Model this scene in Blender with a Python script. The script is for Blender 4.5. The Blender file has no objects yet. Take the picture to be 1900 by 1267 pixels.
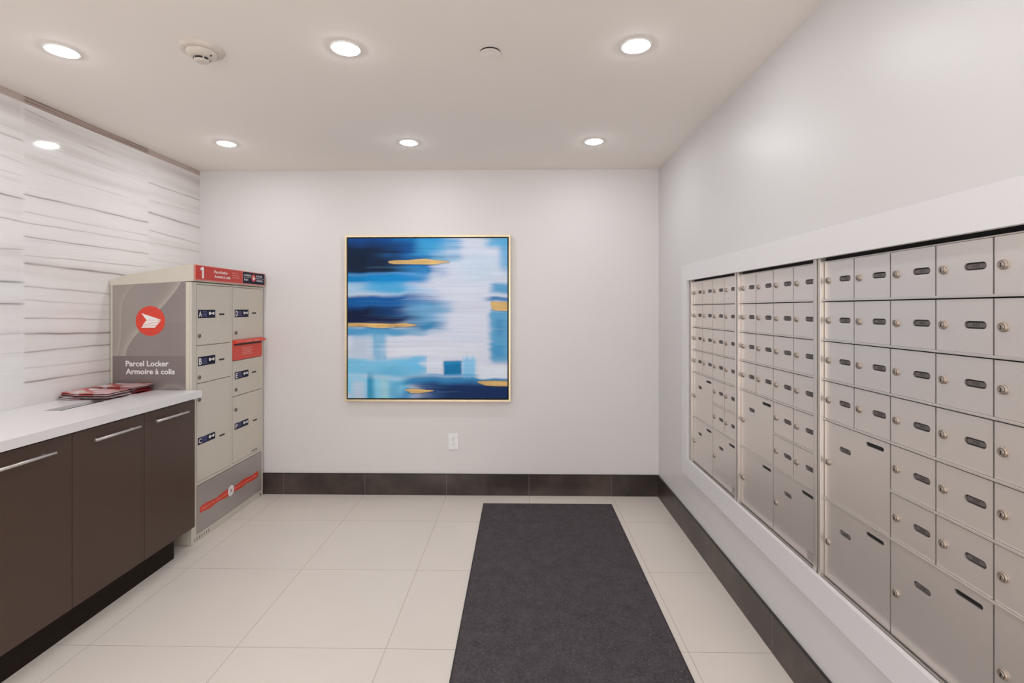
import bpy, bmesh, math, random
import numpy as np
from mathutils import Vector, Matrix
from mathutils.geometry import tessellate_polygon

scene = bpy.context.scene
COL = scene.collection
random.seed(7)

# ------------------------------------------------------------------ camera
CAM_H = 1.3765
cam_data = bpy.data.cameras.new('camera')
cam_data.sensor_fit = 'HORIZONTAL'
cam_data.sensor_width = 36.0
cam_data.lens = 929.0 * 36.0 / 1900.0
cam_data.shift_y = (573.2 - 633.5) / 1900.0
cam_data.clip_start = 0.02
cam = bpy.data.objects.new('camera', cam_data)
COL.objects.link(cam)
cam.location = (0, 0, CAM_H)
cam.rotation_euler = (math.pi / 2, 0, 0.0169)
scene.camera = cam

# ------------------------------------------------------------------ world, exposure, lamp strength
world = bpy.data.worlds.new('world')
scene.world = world
world.use_nodes = True
world.node_tree.nodes['Background'].inputs[0].default_value = (1.0, 0.975, 0.945, 1)
world.node_tree.nodes['Background'].inputs[1].default_value = 2.55        # added ambient fill, let in through the opening behind the camera
vs = scene.view_settings
vs.view_transform = 'Standard'
vs.look = 'None'
vs.exposure = 0.0
vs.gamma = 1.0
vs.use_curve_mapping = False
LAMP = 131.0                       # radiance of each downlight lens
LAMP_COL = (0.95, 0.985, 1.03)

# ------------------------------------------------------------------ room size
XL, XR, YB, YF, H = -2.395, 1.016, 3.700, -1.60, 2.406

# ------------------------------------------------------------------ helpers
def lin(c):
    return tuple(((v / 255.0) / 12.92 if v / 255.0 <= 0.04045 else ((v / 255.0 + 0.055) / 1.055) ** 2.4) for v in c)

def rgba(c):
    return (*lin(c), 1.0)

class NT:
    def __init__(self, name):
        self.m = bpy.data.materials.new(name)
        self.m.use_nodes = True
        self.t = self.m.node_tree
        self.b = self.t.nodes['Principled BSDF']
        self.out = self.t.nodes['Material Output']
    def n(self, typ, **kw):
        nd = self.t.nodes.new(typ)
        for k, v in kw.items():
            if isinstance(k, str) and hasattr(nd, k):
                setattr(nd, k, v)
        return nd
    def l(self, a, b):
        self.t.links.new(a, b)
    def math(self, op, a, b=None, c=None):
        nd = self.t.nodes.new('ShaderNodeMath'); nd.operation = op
        for i, v in enumerate((a, b, c)):
            if v is None: continue
            if isinstance(v, (int, float)): nd.inputs[i].default_value = v
            else: self.l(v, nd.inputs[i])
        return nd.outputs[0]
    def mix(self, f, a, b):
        nd = self.t.nodes.new('ShaderNodeMix'); nd.data_type = 'RGBA'
        if isinstance(f, (int, float)): nd.inputs[0].default_value = f
        else: self.l(f, nd.inputs[0])
        for i, v in ((6, a), (7, b)):
            if isinstance(v, tuple): nd.inputs[i].default_value = v
            else: self.l(v, nd.inputs[i])
        return nd.outputs[2]
    def noise(self, scale, detail=3, rough=0.5, vec=None, stretch=None):
        if vec is None:
            vec = self.n('ShaderNodeTexCoord').outputs['Object']
        if stretch:
            mp = self.n('ShaderNodeMapping'); mp.inputs['Scale'].default_value = stretch
            self.l(vec, mp.inputs[0]); vec = mp.outputs[0]
        nd = self.n('ShaderNodeTexNoise')
        nd.inputs['Scale'].default_value = scale
        nd.inputs['Detail'].default_value = detail
        nd.inputs['Roughness'].default_value = rough
        self.l(vec, nd.inputs['Vector'])
        return nd.outputs['Fac']
    def ramp(self, f, p0, p1):
        nd = self.n('ShaderNodeMapRange')
        nd.inputs[1].default_value = p0; nd.inputs[2].default_value = p1
        self.l(f, nd.inputs[0])
        return nd.outputs[0]
    def bump(self, h, strength, dist):
        nd = self.n('ShaderNodeBump')
        nd.inputs['Strength'].default_value = strength
        nd.inputs['Distance'].default_value = dist
        self.l(h, nd.inputs['Height'])
        self.l(nd.outputs[0], self.b.inputs['Normal'])
    def set(self, col=None, rough=None, metal=None, spec=None):
        if col is not None:
            if isinstance(col, tuple): self.b.inputs['Base Color'].default_value = col
            else: self.l(col, self.b.inputs['Base Color'])
        if rough is not None:
            if isinstance(rough, (int, float)): self.b.inputs['Roughness'].default_value = rough
            else: self.l(rough, self.b.inputs['Roughness'])
        if metal is not None: self.b.inputs['Metallic'].default_value = metal
        if spec is not None: self.b.inputs['Specular IOR Level'].default_value = spec
        return self

def simple(name, col, rough=0.5, metal=0.0, vary=0.06, scale=40, bump=0.0, spec=None, stretch=None):
    """a slightly mottled procedural material"""
    t = NT(name)
    c = rgba(col)
    f = t.noise(scale, 4, 0.55, stretch=stretch)
    lo = tuple(max(0, v * (1 - vary)) for v in c[:3]) + (1,)
    hi = tuple(min(1, v * (1 + vary)) for v in c[:3]) + (1,)
    t.set(t.mix(t.ramp(f, 0.3, 0.7), lo, hi), rough, metal, spec)
    if bump: t.bump(f, bump, 0.001)
    return t.m

class Fr:
    """a drawing plane: origin, u axis, v axis, outward normal"""
    def __init__(self, o, u, v):
        self.o, self.u, self.v = Vector(o), Vector(u), Vector(v)
        self.n = self.u.cross(self.v)
    def p(self, u, v, n=0.0):
        return self.o + self.u * u + self.v * v + self.n * n

class MB:
    def __init__(self):
        self.v, self.f, self.m, self.s = [], [], [], []
    def add(self, verts, faces, m=0, smooth=False):
        k = len(self.v)
        self.v += [tuple(p) for p in verts]
        for f in faces:
            self.f.append(tuple(i + k for i in f)); self.m.append(m); self.s.append(smooth)
        return self
    def box(self, x0, x1, y0, y1, z0, z1, m=0):
        x0, x1 = min(x0, x1), max(x0, x1); y0, y1 = min(y0, y1), max(y0, y1); z0, z1 = min(z0, z1), max(z0, z1)
        P = [(x, y, z) for z in (z0, z1) for y in (y0, y1) for x in (x0, x1)]
        return self.add(P, [(0, 2, 3, 1), (4, 5, 7, 6), (0, 1, 5, 4), (2, 6, 7, 3), (0, 4, 6, 2), (1, 3, 7, 5)], m)
    def prism(self, fr, outer, n0, n1, holes=(), m=0, ms=None):
        loops = [list(outer)] + [list(h) for h in holes]
        flat = [p for lp in loops for p in lp]
        if holes:
            tris = tessellate_polygon([[Vector((p[0], p[1], 0)) for p in lp] for lp in loops])
            tri2 = []
            for a, b, c in tris:
                A, B, C_ = flat[a], flat[b], flat[c]
                ar = (B[0]-A[0])*(C_[1]-A[1]) - (B[1]-A[1])*(C_[0]-A[0])
                if abs(ar) < 1e-12: continue
                tri2.append((a, b, c) if ar > 0 else (a, c, b))
        else:
            ar = sum(outer[i][0]*outer[(i+1) % len(outer)][1] - outer[(i+1) % len(outer)][0]*outer[i][1] for i in range(len(outer)))
            seq = tuple(range(len(outer)))
            tri2 = [seq if ar > 0 else seq[::-1]]
        N = len(flat)
        self.add([fr.p(u, v, n1) for u, v in flat], tri2, m)
        self.add([fr.p(u, v, n0) for u, v in flat], [t[::-1] for t in tri2], m if ms is None else ms)
        for li, lp in enumerate(loops):
            ar = sum(lp[i][0]*lp[(i+1) % len(lp)][1] - lp[(i+1) % len(lp)][0]*lp[i][1] for i in range(len(lp)))
            ccw = (ar > 0) == (li == 0)
            n = len(lp)
            V = [fr.p(u, v, n1) for u, v in lp] + [fr.p(u, v, n0) for u, v in lp]
            F = []
            for i in range(n):
                j = (i + 1) % n
                q = (i, i + n, j + n, j)
                F.append(q if ccw else q[::-1])
            self.add(V, F, m if ms is None else ms)
        return self
    def lathe(self, fr, cu, cv, prof, seg=24, m=0, smooth=True, cap=True):
        """prof: list of (radius, n) from the plane outwards"""
        V, F = [], []
        for r, n in prof:
            for k in range(seg):
                a = 2 * math.pi * k / seg
                V.append(fr.p(cu + r * math.cos(a), cv + r * math.sin(a), n))
        for i in range(len(prof) - 1):
            for k in range(seg):
                j = (k + 1) % seg
                F.append((i*seg + k, i*seg + j, (i+1)*seg + j, (i+1)*seg + k))
        self.add(V, F, m, smooth)
        if cap:
            L = len(prof) - 1
            self.add([V[L*seg + k] for k in range(seg)], [tuple(range(seg))], m)
            self.add([V[k] for k in range(seg)], [tuple(range(seg))[::-1]], m)
        return self
    def build(self, name, mats, parent=None, loc=(0, 0, 0), bevel=0.0, seg=2):
        me = bpy.data.meshes.new(name)
        org = Vector(loc)
        me.from_pydata([tuple(Vector(p) - org) for p in self.v], [], self.f)
        if not isinstance(mats, (list, tuple)): mats = [mats]
        for mt in mats: me.materials.append(mt)
        me.polygons.foreach_set('material_index', self.m)
        me.polygons.foreach_set('use_smooth', self.s)
        me.update()
        return obj_from(name, me, parent, loc, bevel, seg)

ROOTS = {}
def obj_from(name, me, parent=None, loc=(0, 0, 0), bevel=0.0, seg=2):
    o = bpy.data.objects.new(name, me)
    COL.objects.link(o)
    o.location = loc
    if parent is not None:
        o.parent = parent
        w = Vector(loc)
        p = parent
        while p is not None:
            w -= Vector(p.location); p = p.parent
        o.location = w
    if bevel:
        md = o.modifiers.new('bevel', 'BEVEL')
        md.width = bevel; md.segments = seg; md.limit_method = 'ANGLE'; md.angle_limit = math.radians(40)
    return o

def tag(o, label=None, cat=None, group=None, kind=None):
    if label: o['label'] = label
    if cat: o['category'] = cat
    if group: o['group'] = group
    if kind: o['kind'] = kind
    return o

def thing(name, label, cat, loc, group=None):
    o = bpy.data.objects.new(name, None)
    o.empty_display_size = 0.1
    COL.objects.link(o)
    o.location = loc
    return tag(o, label, cat, group)

def stadium(cu, cv, w, h, seg=8):
    r = h / 2
    P = []
    for k in range(seg + 1):
        a = -math.pi / 2 + math.pi * k / seg
        P.append((cu + w/2 - r + r * math.cos(a), cv + r * math.sin(a)))
    for k in range(seg + 1):
        a = math.pi / 2 + math.pi * k / seg
        P.append((cu - w/2 + r + r * math.cos(a), cv + r * math.sin(a)))
    return P

def rect(u0, u1, v0, v1):
    return [(u0, v0), (u1, v0), (u1, v1), (u0, v1)]

def circle(cu, cv, r, n=32):
    return [(cu + r * math.cos(2*math.pi*k/n), cv + r * math.sin(2*math.pi*k/n)) for k in range(n)]

def text_on(fr, s, u, v, height, width, n0, n1, mb, m=0, bold=0.0, align='LEFT'):
    """lettering as a thin raised mesh; height = cap height, width = length of the line"""
    cu = bpy.data.curves.new('letters', 'FONT')
    cu.body = s
    cu.size = 1.0
    cu.resolution_u = 3
    cu.offset = bold
    ob = bpy.data.objects.new('letters', cu)
    COL.objects.link(ob)
    dg = bpy.context.evaluated_depsgraph_get()
    me = ob.evaluated_get(dg).to_mesh()
    vs_ = [tuple(x.co) for x in me.vertices]
    fs = [tuple(p.vertices) for p in me.polygons]
    ob.evaluated_get(dg).to_mesh_clear()
    bpy.data.objects.remove(ob)
    bpy.data.curves.remove(cu)
    if not vs_: return
    x0 = min(p[0] for p in vs_); x1 = max(p[0] for p in vs_)
    sx = width / (x1 - x0)
    sy = height / 0.69
    k = len(vs_)
    P = [fr.p(u + (p[0]-x0)*sx, v + p[1]*sy, n1) for p in vs_] + [fr.p(u + (p[0]-x0)*sx, v + p[1]*sy, n0) for p in vs_]
    F = []
    edges = {}
    for f in fs:
        A, B, C_ = (vs_[f[0]], vs_[f[1]], vs_[f[2]])
        ar = (B[0]-A[0])*(C_[1]-A[1]) - (B[1]-A[1])*(C_[0]-A[0])
        g = f if ar > 0 else f[::-1]
        F.append(g)
        F.append(tuple(i + k for i in g[::-1]))
        for a, b in zip(g, g[1:] + g[:1]):
            edges[(a, b)] = edges.get((a, b), 0) + 1
    for (a, b) in list(edges):
        if (b, a) not in edges:
            F.append((a, a + k, b + k, b))
    mb.add(P, F, m)

def vcol_mesh(name, verts, faces, cols, mat, parent=None, loc=(0, 0, 0)):
    me = bpy.data.meshes.new(name)
    me.from_pydata(verts, [], faces)
    at = me.color_attributes.new('pattern', 'FLOAT_COLOR', 'POINT')
    at.data.foreach_set('color', np.asarray(cols, dtype=np.float32).ravel())
    me.materials.append(mat)
    me.update()
    return obj_from(name, me, parent, loc)

def grid_faces(nu, nv, flip=False):
    F = []
    for j in range(nv - 1):
        for i in range(nu - 1):
            a = j * nu + i
            q = (a, a + 1, a + nu + 1, a + nu)
            F.append(q[::-1] if flip else q)
    return F

def vmat(name, rough, spec=0.5, grain=0.04, scale=60, stretch=None, coat=0.0):
    t = NT(name)
    a = t.n('ShaderNodeAttribute'); a.attribute_name = 'pattern'
    f = t.ramp(t.noise(scale, 4, 0.6, stretch=stretch), 0.25, 0.75)
    k = t.math('ADD', t.math('MULTIPLY', f, 2 * grain), 1 - grain)
    mul = t.n('ShaderNodeVectorMath', operation='SCALE')
    t.l(a.outputs['Color'], mul.inputs[0]); t.l(k, mul.inputs['Scale'])
    t.set(mul.outputs[0], rough, 0, spec)
    return t.m

# ------------------------------------------------------------------ setting materials
def paint_mat(name, col, rough):
    t = NT(name)
    f = t.noise(220, 3, 0.6)
    g = t.noise(1.3, 2, 0.5)
    c = rgba(col)
    t.set(t.mix(t.ramp(g, 0.3, 0.7), tuple(v * 0.985 for v in c[:3]) + (1,), c), rough, 0, 0.35)
    t.bump(f, 0.06, 0.0006)
    return t.m

M_WALL = paint_mat('wall_paint', (212, 209, 208), 0.40)
M_WALLB = paint_mat('wall_paint_back', (222, 218, 217), 0.55)
M_CEIL = paint_mat('ceiling_paint', (244, 237, 231), 0.8)
M_TRIMW = paint_mat('white_trim_paint', (221, 218, 219), 0.45)

def floor_mat_tiles():
    t = NT('porcelain_floor_tile')
    tc = t.n('ShaderNodeTexCoord').outputs['Object']
    sp = t.n('ShaderNodeSeparateXYZ'); t.l(tc, sp.inputs[0])
    P = 0.61
    def cell(sock, off):
        return t.math('DIVIDE', t.math('SUBTRACT', sock, off - 50 * P), P)
    cx, cy = cell(sp.outputs[0], 0.0639), cell(sp.outputs[1], 2.0199)
    def edge(c):
        fr = t.math('FRACT', c)
        return t.math('MINIMUM', fr, t.math('SUBTRACT', 1.0, fr))
    e = t.math('MULTIPLY', t.math('MINIMUM', edge(cx), edge(cy)), P)
    grout = t.math('SUBTRACT', 1.0, t.ramp(e, 0.0009, 0.0017))
    cmb = t.n('ShaderNodeCombineXYZ')
    t.l(t.math('FLOOR', cx), cmb.inputs[0]); t.l(t.math('FLOOR', cy), cmb.inputs[1])
    wn = t.n('ShaderNodeTexWhiteNoise'); t.l(cmb.outputs[0], wn.inputs['Vector'])
    fine = t.ramp(t.noise(160, 4, 0.6), 0.3, 0.7)
    soft = t.ramp(t.noise(2.2, 3, 0.5), 0.3, 0.7)
    f = t.math('ADD', t.math('MULTIPLY', fine, 0.4), t.math('ADD', t.math('MULTIPLY', soft, 0.4), t.math('MULTIPLY', wn.outputs['Value'], 0.2)))
    c = t.mix(f, rgba((215, 206, 197)), rgba((225, 216, 207)))
    c = t.mix(grout, c, rgba((176, 163, 152)))
    t.set(c, t.math('ADD', 0.40, t.math('MULTIPLY', grout, 0.4)), 0, 0.45)
    t.bump(t.math('SUBTRACT', 1.0, grout), 0.15, 0.0006)
    return t.m

def base_tile_mat(axis, off):
    t = NT('charcoal_baseboard_tile')
    tc = t.n('ShaderNodeTexCoord').outputs['Object']
    sp = t.n('ShaderNodeSeparateXYZ'); t.l(tc, sp.inputs[0])
    P = 0.607
    c_ = t.math('DIVIDE', t.math('SUBTRACT', sp.outputs[axis], off - 50 * P), P)
    fr = t.math('FRACT', c_)
    e = t.math('MULTIPLY', t.math('MINIMUM', fr, t.math('SUBTRACT', 1.0, fr)), P)
    grout = t.math('SUBTRACT', 1.0, t.ramp(e, 0.0008, 0.0020))
    wn = t.n('ShaderNodeTexWhiteNoise', noise_dimensions='1D'); t.l(t.math('FLOOR', c_), wn.inputs['W'])
    cloud = t.ramp(t.noise(4.0, 5, 0.6), 0.42, 0.75)
    f = t.math('ADD', t.math('MULTIPLY', cloud, 0.75), t.math('MULTIPLY', wn.outputs['Value'], 0.22))
    c = t.mix(f, rgba((46, 37, 34)), rgba((92, 79, 73)))
    c = t.mix(grout, c, rgba((120, 108, 100)))
    t.set(c, 0.33, 0, 0.5)
    return t.m

M_FLOOR = floor_mat_tiles()
M_BASEB = base_tile_mat(0, 0.061)
M_BASER = base_tile_mat(1, 2.022)
M_BASETOP = simple('baseboard_edge_strip', (28, 24, 22), 0.35)

# ------------------------------------------------------------------ setting
def struct(name, mb, mat, **kw):
    return tag(mb.build(name, mat, **kw), kind='structure')

struct('floor', MB().box(XL - 0.1, XR + 0.3, YF - 0.1, YB + 0.1, -0.08, 0), M_FLOOR)
struct('ceiling', MB().box(XL - 0.1, XR + 0.3, YF - 0.1, YB + 0.1, H, H + 0.08), M_CEIL)
struct('wall_back', MB().box(XL - 0.1, XR + 0.3, YB, YB + 0.1, 0, H), M_WALLB)
fFW = Fr((0, YF, 0), (1, 0, 0), (0, 0, 1))
struct('wall_front', MB().prism(fFW, [(XL - .1, 0), (XL + .25, 0), (XL + .25, 2.25), (XR - .15, 2.25), (XR - .15, 0), (XR + .3, 0), (XR + .3, H), (XL - .1, H)], 0.0, 0.1), M_WALLB)  # unseen wall; its wide opening is added to admit the ambient fill

# right wall with the recess that takes the mailboxes
RY0, RY1, RZ0, RZ1, RX = 0.775, 3.035, 0.458, 1.566, 1.20
w = MB()
w.box(XR, RX, YF, RY0, 0, H).box(XR, RX, RY1, YB, 0, H).box(XR, RX, RY0, RY1, 0, RZ0).box(XR, RX, RY0, RY1, RZ1, H).box(RX, RX + 0.06, YF, YB, 0, H)
struct('wall_right', w, M_WALL)

# flat white casing round the mailboxes, a little proud of the wall
CX = 1.000
fR = Fr((XR, 0, 0), (0, -1, 0), (0, 0, 1))      # u = -Y, normal towards the room (-X)
cas = MB().prism(fR, rect(-3.125, -0.68, 0.372, 1.643), 0.0, XR - CX, holes=[rect(-3.031, -0.779, 0.472, 1.547)])
struct('trim_1', cas, M_TRIMW, bevel=0.0015)

# baseboards: dark porcelain strips with a black edge strip on top
BT = 0.158
b = MB().box(-1.925, XR, YB - 0.009, YB, 0, BT - 0.004, 0).box(-1.925, XR, YB - 0.011, YB, BT - 0.004, BT, 1)
struct('baseboard_back', b, [M_BASEB, M_BASETOP])
b = MB().box(XR - 0.009, XR, YF, YB - 0.011, 0, BT - 0.004, 0).box(XR - 0.012, XR, YF, YB - 0.011, BT - 0.004, BT, 1)
struct('baseboard_right', b, [M_BASER, M_BASETOP])

# left wall: large polished stone-look panels with thin brown veins
def left_wall():
    NYR = [np.linspace(YF, 1.2, 30), np.linspace(1.25, YB, 150)]
    Y = np.concatenate(NYR); Z = np.concatenate([np.linspace(0, 0.85, 120), np.linspace(0.8515, H, 1150)])
    seams = [-1.694, -0.881, -0.068, 0.743, 1.556, 2.369, 3.182]
    yy, zz = np.meshgrid(Y, Z)
    pan = np.searchsorted(np.array(seams), yy)
    rng = np.random.default_rng(5)
    base = np.array(lin((233, 229, 227)))
    col = np.ones(yy.shape + (3,)) * base
    dark = np.array(lin((104, 84, 76)))
    grey = np.array(lin((186, 175, 168)))
    exp_ = {5: [(2.264, 2.188, 2.361, 2.186, .8), (2.264, 2.086, 2.359, 2.079, .5), (2.264, 2.017, 2.361, 2.015, .4), (2.264, 1.908, 2.362, 1.907, 1), (2.264, 1.801, 2.361, 1.796, .8), (2.264, 1.656, 2.33, 1.66, .8), (2.264, 1.506, 2.366, 1.504, 1.3), (2.264, 1.399, 2.366, 1.4, 1.1), (2.264, 1.258, 2.366, 1.26, .6), (2.264, 1.169, 2.366, 1.167, .4)],
            6: [(2.369, 1.932, 3.168, 1.933, 1), (2.369, 1.845, 3.172, 1.847, .5), (2.369, 1.795, 3.172, 1.806, .6), (2.369, 1.727, 3.172, 1.730, .8), (2.369, 1.636, 3.172, 1.647, .6), (2.371, 1.6, 2.967, 1.581, 1.6), (2.374, 1.487, 2.884, 1.464, .8), (2.374, 1.421, 2.884, 1.399, .5), (2.382, 1.333, 2.885, 1.314, .7), (2.374, 1.257, 2.885, 1.237, 1.3), (2.374, 1.167, 2.885, 1.17, .9), (2.374, 1.089, 2.885, 1.085, .5), (2.377, 1.021, 2.885, 1.018, 1.1), (2.39, 2.341, 2.55, 2.331, .55), (2.74, 2.275, 2.9, 2.267, .6), (2.45, 2.2, 2.9, 2.19, .3), (2.5, 2.06, 3.0, 2.055, .35)],
            7: [(3.182, 2.192, 3.689, 2.188, .8), (3.253, 2.083, 3.689, 2.088, .4), (3.186, 1.999, 3.689, 1.983, 1.4), (3.182, 1.887, 3.689, 1.861, .7), (3.182, 1.807, 3.689, 1.803, .4), (3.182, 1.70, 3.689, 1.69, .4)]}
    for p in range(8):
        msk = pan == p
        if p not in exp_:
            L = []
            for k in range(15):
                z = 0.05 + 2.25 * (k + rng.random() * 0.8) / 15
                L.append((-9, z, 9, z, rng.choice([.4, .5, .7, .9, 1.3])))
        else:
            L = list(exp_[p])
            for z in np.arange(0.1, 0.95, 0.13):
                L.append((-9, z, 9, z + .01, rng.choice([.4, .6, 1.0])))
        # broad faint bands
        for k in range(26):
            zc = rng.random() * H; wd = 0.008 + 0.03 * rng.random() ** 2; a = 0.05 + 0.16 * rng.random()
            wob = 0.010 * np.sin(yy * (2 + 3 * rng.random()) + rng.random() * 6)
            fade = 0.5 + 0.5 * np.sin(yy * (1.5 + 3 * rng.random()) + rng.random() * 6)
            k_ = a * fade * np.exp(-((zz - zc - wob) / wd) ** 2) * msk
            col = col * (1 - k_[..., None]) + grey * k_[..., None]
        if p in (5, 6, 7):
            for zc, wd, a in ((2.315, .030, .50), (2.225, .020, .34), (2.12, .022, .26), (1.55, .02, .18), (1.37, .015, .14), (1.20, .03, .16)):
                k_ = a * np.exp(-((zz - zc - .012 * np.sin(yy * 4 + p)) / wd) ** 2) * msk * (.7 + .3 * np.sin(yy * 5 + zc * 9))
                col = col * (1 - k_[..., None]) + np.array(lin((184, 171, 163))) * k_[..., None]
        # hairline grain
        for k in range(70):
            zc = rng.random() * H; a = 0.04 + 0.14 * rng.random()
            y0 = rng.random() * 0.8; ln = 0.15 + 0.6 * rng.random()
            sl = (rng.random() - .5) * 0.03
            ph = (yy - (seams[p - 1] if p else YF))
            fade = np.clip(1 - np.abs(ph - y0) / ln, 0, 1)
            k_ = a * fade * np.exp(-((zz - zc - sl * (ph - y0)) / 0.0022) ** 2) * msk
            col = col * (1 - k_[..., None]) + grey * 0.8 * k_[..., None]
        for (ya, za, yb, zb, wgt) in L:
            t = (yy - ya) / (yb - ya)
            wob = 0.0012 * np.sin(yy * 9 + za * 40) + 0.0008 * np.sin(yy * 31 + za * 90)
            zl = za + (zb - za) * np.clip(t, -3, 3) + wob
            wd = 0.0019 + 0.0032 * max(0, wgt - 0.5)
            mod = 0.72 + 0.28 * np.sin(yy * 11 + za * 31) * np.cos(yy * 5.3 + za * 17)
            tip = np.clip((1.25 - np.abs(t - 0.5) * 2) / 0.25, 0, 1) if abs(ya) < 5 and yb - ya < 0.75 and p >= 6 else 1.0
            k_ = min(0.96, 0.92 * wgt) * mod * tip * np.exp(-((zz - zl) / wd) ** 2) * msk
            col = col * (1 - k_[..., None]) + dark * k_[..., None]
            k2 = 0.16 * wgt * np.exp(-((zz - zl) / (wd * 4)) ** 2) * msk
            col = col * (1 - k2[..., None]) + grey * k2[..., None]
        # brown strip that finishes the panels at the ceiling
        top = (zz > 2.3715) & msk
        tc = np.array(lin((176, 157, 147) if p == 6 else (190, 174, 165)))
        col[top] = tc
        if p == 6:
            for zc in (2.374, 2.386, 2.403):
                k_ = 0.75 * np.exp(-((zz - zc) / 0.003) ** 2) * top * (0.6 + 0.4 * np.sin(yy * 9 + zc * 300))
                col = col * (1 - k_[..., None]) + dark * 0.8 * k_[..., None]
    for s in seams:
        k_ = 0.30 * np.exp(-((yy - s) / 0.006) ** 2) * (zz < 2.3715)
        col = col * (1 - k_[..., None]) + np.array(lin((236, 232, 230))) * k_[..., None]
    V = [(XL, float(y), float(z)) for z in Z for y in Y]
    F = grid_faces(len(Y), len(Z))
    k = len(V)
    V += [(XL - 0.1, YF, 0), (XL - 0.1, YB, 0), (XL - 0.1, YB, H), (XL - 0.1, YF, H)]
    nu, nv = len(Y), len(Z)
    cn = (0, nu - 1, nu * nv - 1, nu * (nv - 1))
    F += [(k + 3, k + 2, k + 1, k), (cn[0], k, k + 1, cn[1]), (cn[1], k + 1, k + 2, cn[2]), (cn[2], k + 2, k + 3, cn[3]), (cn[3], k + 3, k, cn[0])]
    C4 = np.ones((len(V), 4)); C4[:k, :3] = col.reshape(-1, 3); C4[k:, :3] = base
    tag(vcol_mesh('wall_left', V, F, C4, vmat('veined_polished_panel', 0.07, 0.5, 0.03, 9, (1, 1, 18))), kind='structure')
left_wall()

# ------------------------------------------------------------------ downlights
M_TRIM = simple('white_lamp_trim', (238, 236, 234), 0.4)
t = NT('lit_lens')
em = t.n('ShaderNodeEmission'); em.inputs[0].default_value = (*LAMP_COL, 1); em.inputs[1].default_value = LAMP
t.l(em.outputs[0], t.out.inputs[0])
M_LENS = t.m
fC = Fr((0, 0, 0), (1, 0, 0), (0, -1, 0))        # normal -Z (down)
m = MB()
m.lathe(fC, 0, 0, [(0.060, 0.0), (0.060, 0.0025), (0.058, 0.0045), (0.051, 0.0035), (0.049, 0.0015)], 40, 0, True, cap=False)
ME_RING = m.build('trim_ring', M_TRIM)
m = MB()
m.lathe(fC, 0, 0, [(0.0495, 0.0006), (0.0490, 0.0028), (0.0460, 0.0058), (0.0400, 0.0082), (0.0280, 0.0098), (0.0140, 0.0105)], 40, 0, False)
ME_LENS = m.build('lens', M_LENS)
ring_me, lens_me = ME_RING.data, ME_LENS.data
for o in (ME_RING, ME_LENS): bpy.data.objects.remove(o)
LX, LY = (-1.828, -0.690, 0.452), (1.966, 3.084, 0.853, -0.270)  # the last two rows are unseen, added to brighten the room
lab = {(0, 0): 'round lit ceiling downlight at far left, left of the smoke detector',
       (1, 0): 'round lit ceiling downlight between the smoke detector and the round sprinkler cap',
       (2, 0): 'round lit ceiling downlight to the right of the round sprinkler cap',
       (0, 1): 'round lit ceiling downlight near the back wall, above the parcel locker',
       (1, 1): 'round lit ceiling downlight near the back wall, above the blue painting',
       (2, 1): 'round lit ceiling downlight near the back wall, closest to the mailbox wall',
       (0, 2): 'added unseen ceiling downlight over the near end of the counter',
       (1, 2): 'added unseen ceiling downlight over the middle of the near floor',
       (2, 2): 'added unseen ceiling downlight over the near end of the mailboxes',
       (0, 3): 'added unseen ceiling downlight by the entrance wall, on the counter side',
       (1, 3): 'added unseen ceiling downlight by the entrance wall, in the middle',
       (2, 3): 'added unseen ceiling downlight by the entrance wall, on the mailbox side'}
for j, y in enumerate(LY):
    for i, x in enumerate(LX):
        r = thing('ceiling_downlight', lab[(i, j)], 'ceiling light', (x, y, H), 'recessed ceiling downlights')
        obj_from('trim_ring', ring_me, r, (x, y, H))
        obj_from('lens', lens_me, r, (x, y, H))

# ------------------------------------------------------------------ smoke detector and sprinkler cap
M_PLASTIC = simple('off_white_plastic', (212, 202, 192), 0.45)
M_BLACK = simple('black_void', (10, 9, 9), 0.6)
sx, sy = -1.262, 1.962
r = thing('smoke_detector', 'white round smoke detector on the ceiling, black slots round its small dome', 'smoke detector', (sx, sy, H))
fS = Fr((sx, sy, H), (1, 0, 0), (0, -1, 0))
MB().lathe(fS, 0, 0, [(0.078, 0.0), (0.078, 0.008), (0.074, 0.014), (0.060, 0.016)], 48).build('base_plate', M_PLASTIC, r, (sx, sy, H))
MB().lathe(fS, 0, 0, [(0.055, 0.016), (0.053, 0.026), (0.042, 0.034), (0.034, 0.037)], 48).build('body', M_PLASTIC, r, (sx, sy, H))
MB().lathe(fS, 0, 0, [(0.028, 0.036), (0.027, 0.047), (0.022, 0.052), (0.012, 0.054)], 40).build('sensor_dome', M_PLASTIC, r, (sx, sy, H))
for k, (a0, a1) in enumerate(((-160, -128), (-118, -52), (-42, -8), (20, 70), (85, 140))):
    m = MB()
    V, F = [], []
    n = 10
    for q in range(n + 1):
        a = math.radians(a0 + (a1 - a0) * q / n)
        for rr, hh in ((0.0283, 0.0385), (0.0283, 0.0455)):
            # fS's v axis runs to -Y (towards the camera)
            V.append(fS.p(rr * math.cos(a), -rr * math.sin(a), hh))
        for rr, hh in ((0.0268, 0.0455), (0.0268, 0.0385)):
            V.append(fS.p(rr * math.cos(a), -rr * math.sin(a), hh))
    for q in range(n):
        for e in range(4):
            F.append((q*4 + e, q*4 + (e+1) % 4, q*4 + 4 + (e+1) % 4, q*4 + 4 + e))
    F.append((0, 1, 2, 3)); F.append((n*4 + 3, n*4 + 2, n*4 + 1, n*4))
    m.add(V, F)
    m.build('vent_slot', M_BLACK, r, (sx, sy, H))
MB().lathe(fS, 0.044, 0.012, [(0.0025, 0.030), (0.0025, 0.036)], 12).build('indicator', M_BLACK, r, (sx, sy, H))

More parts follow.
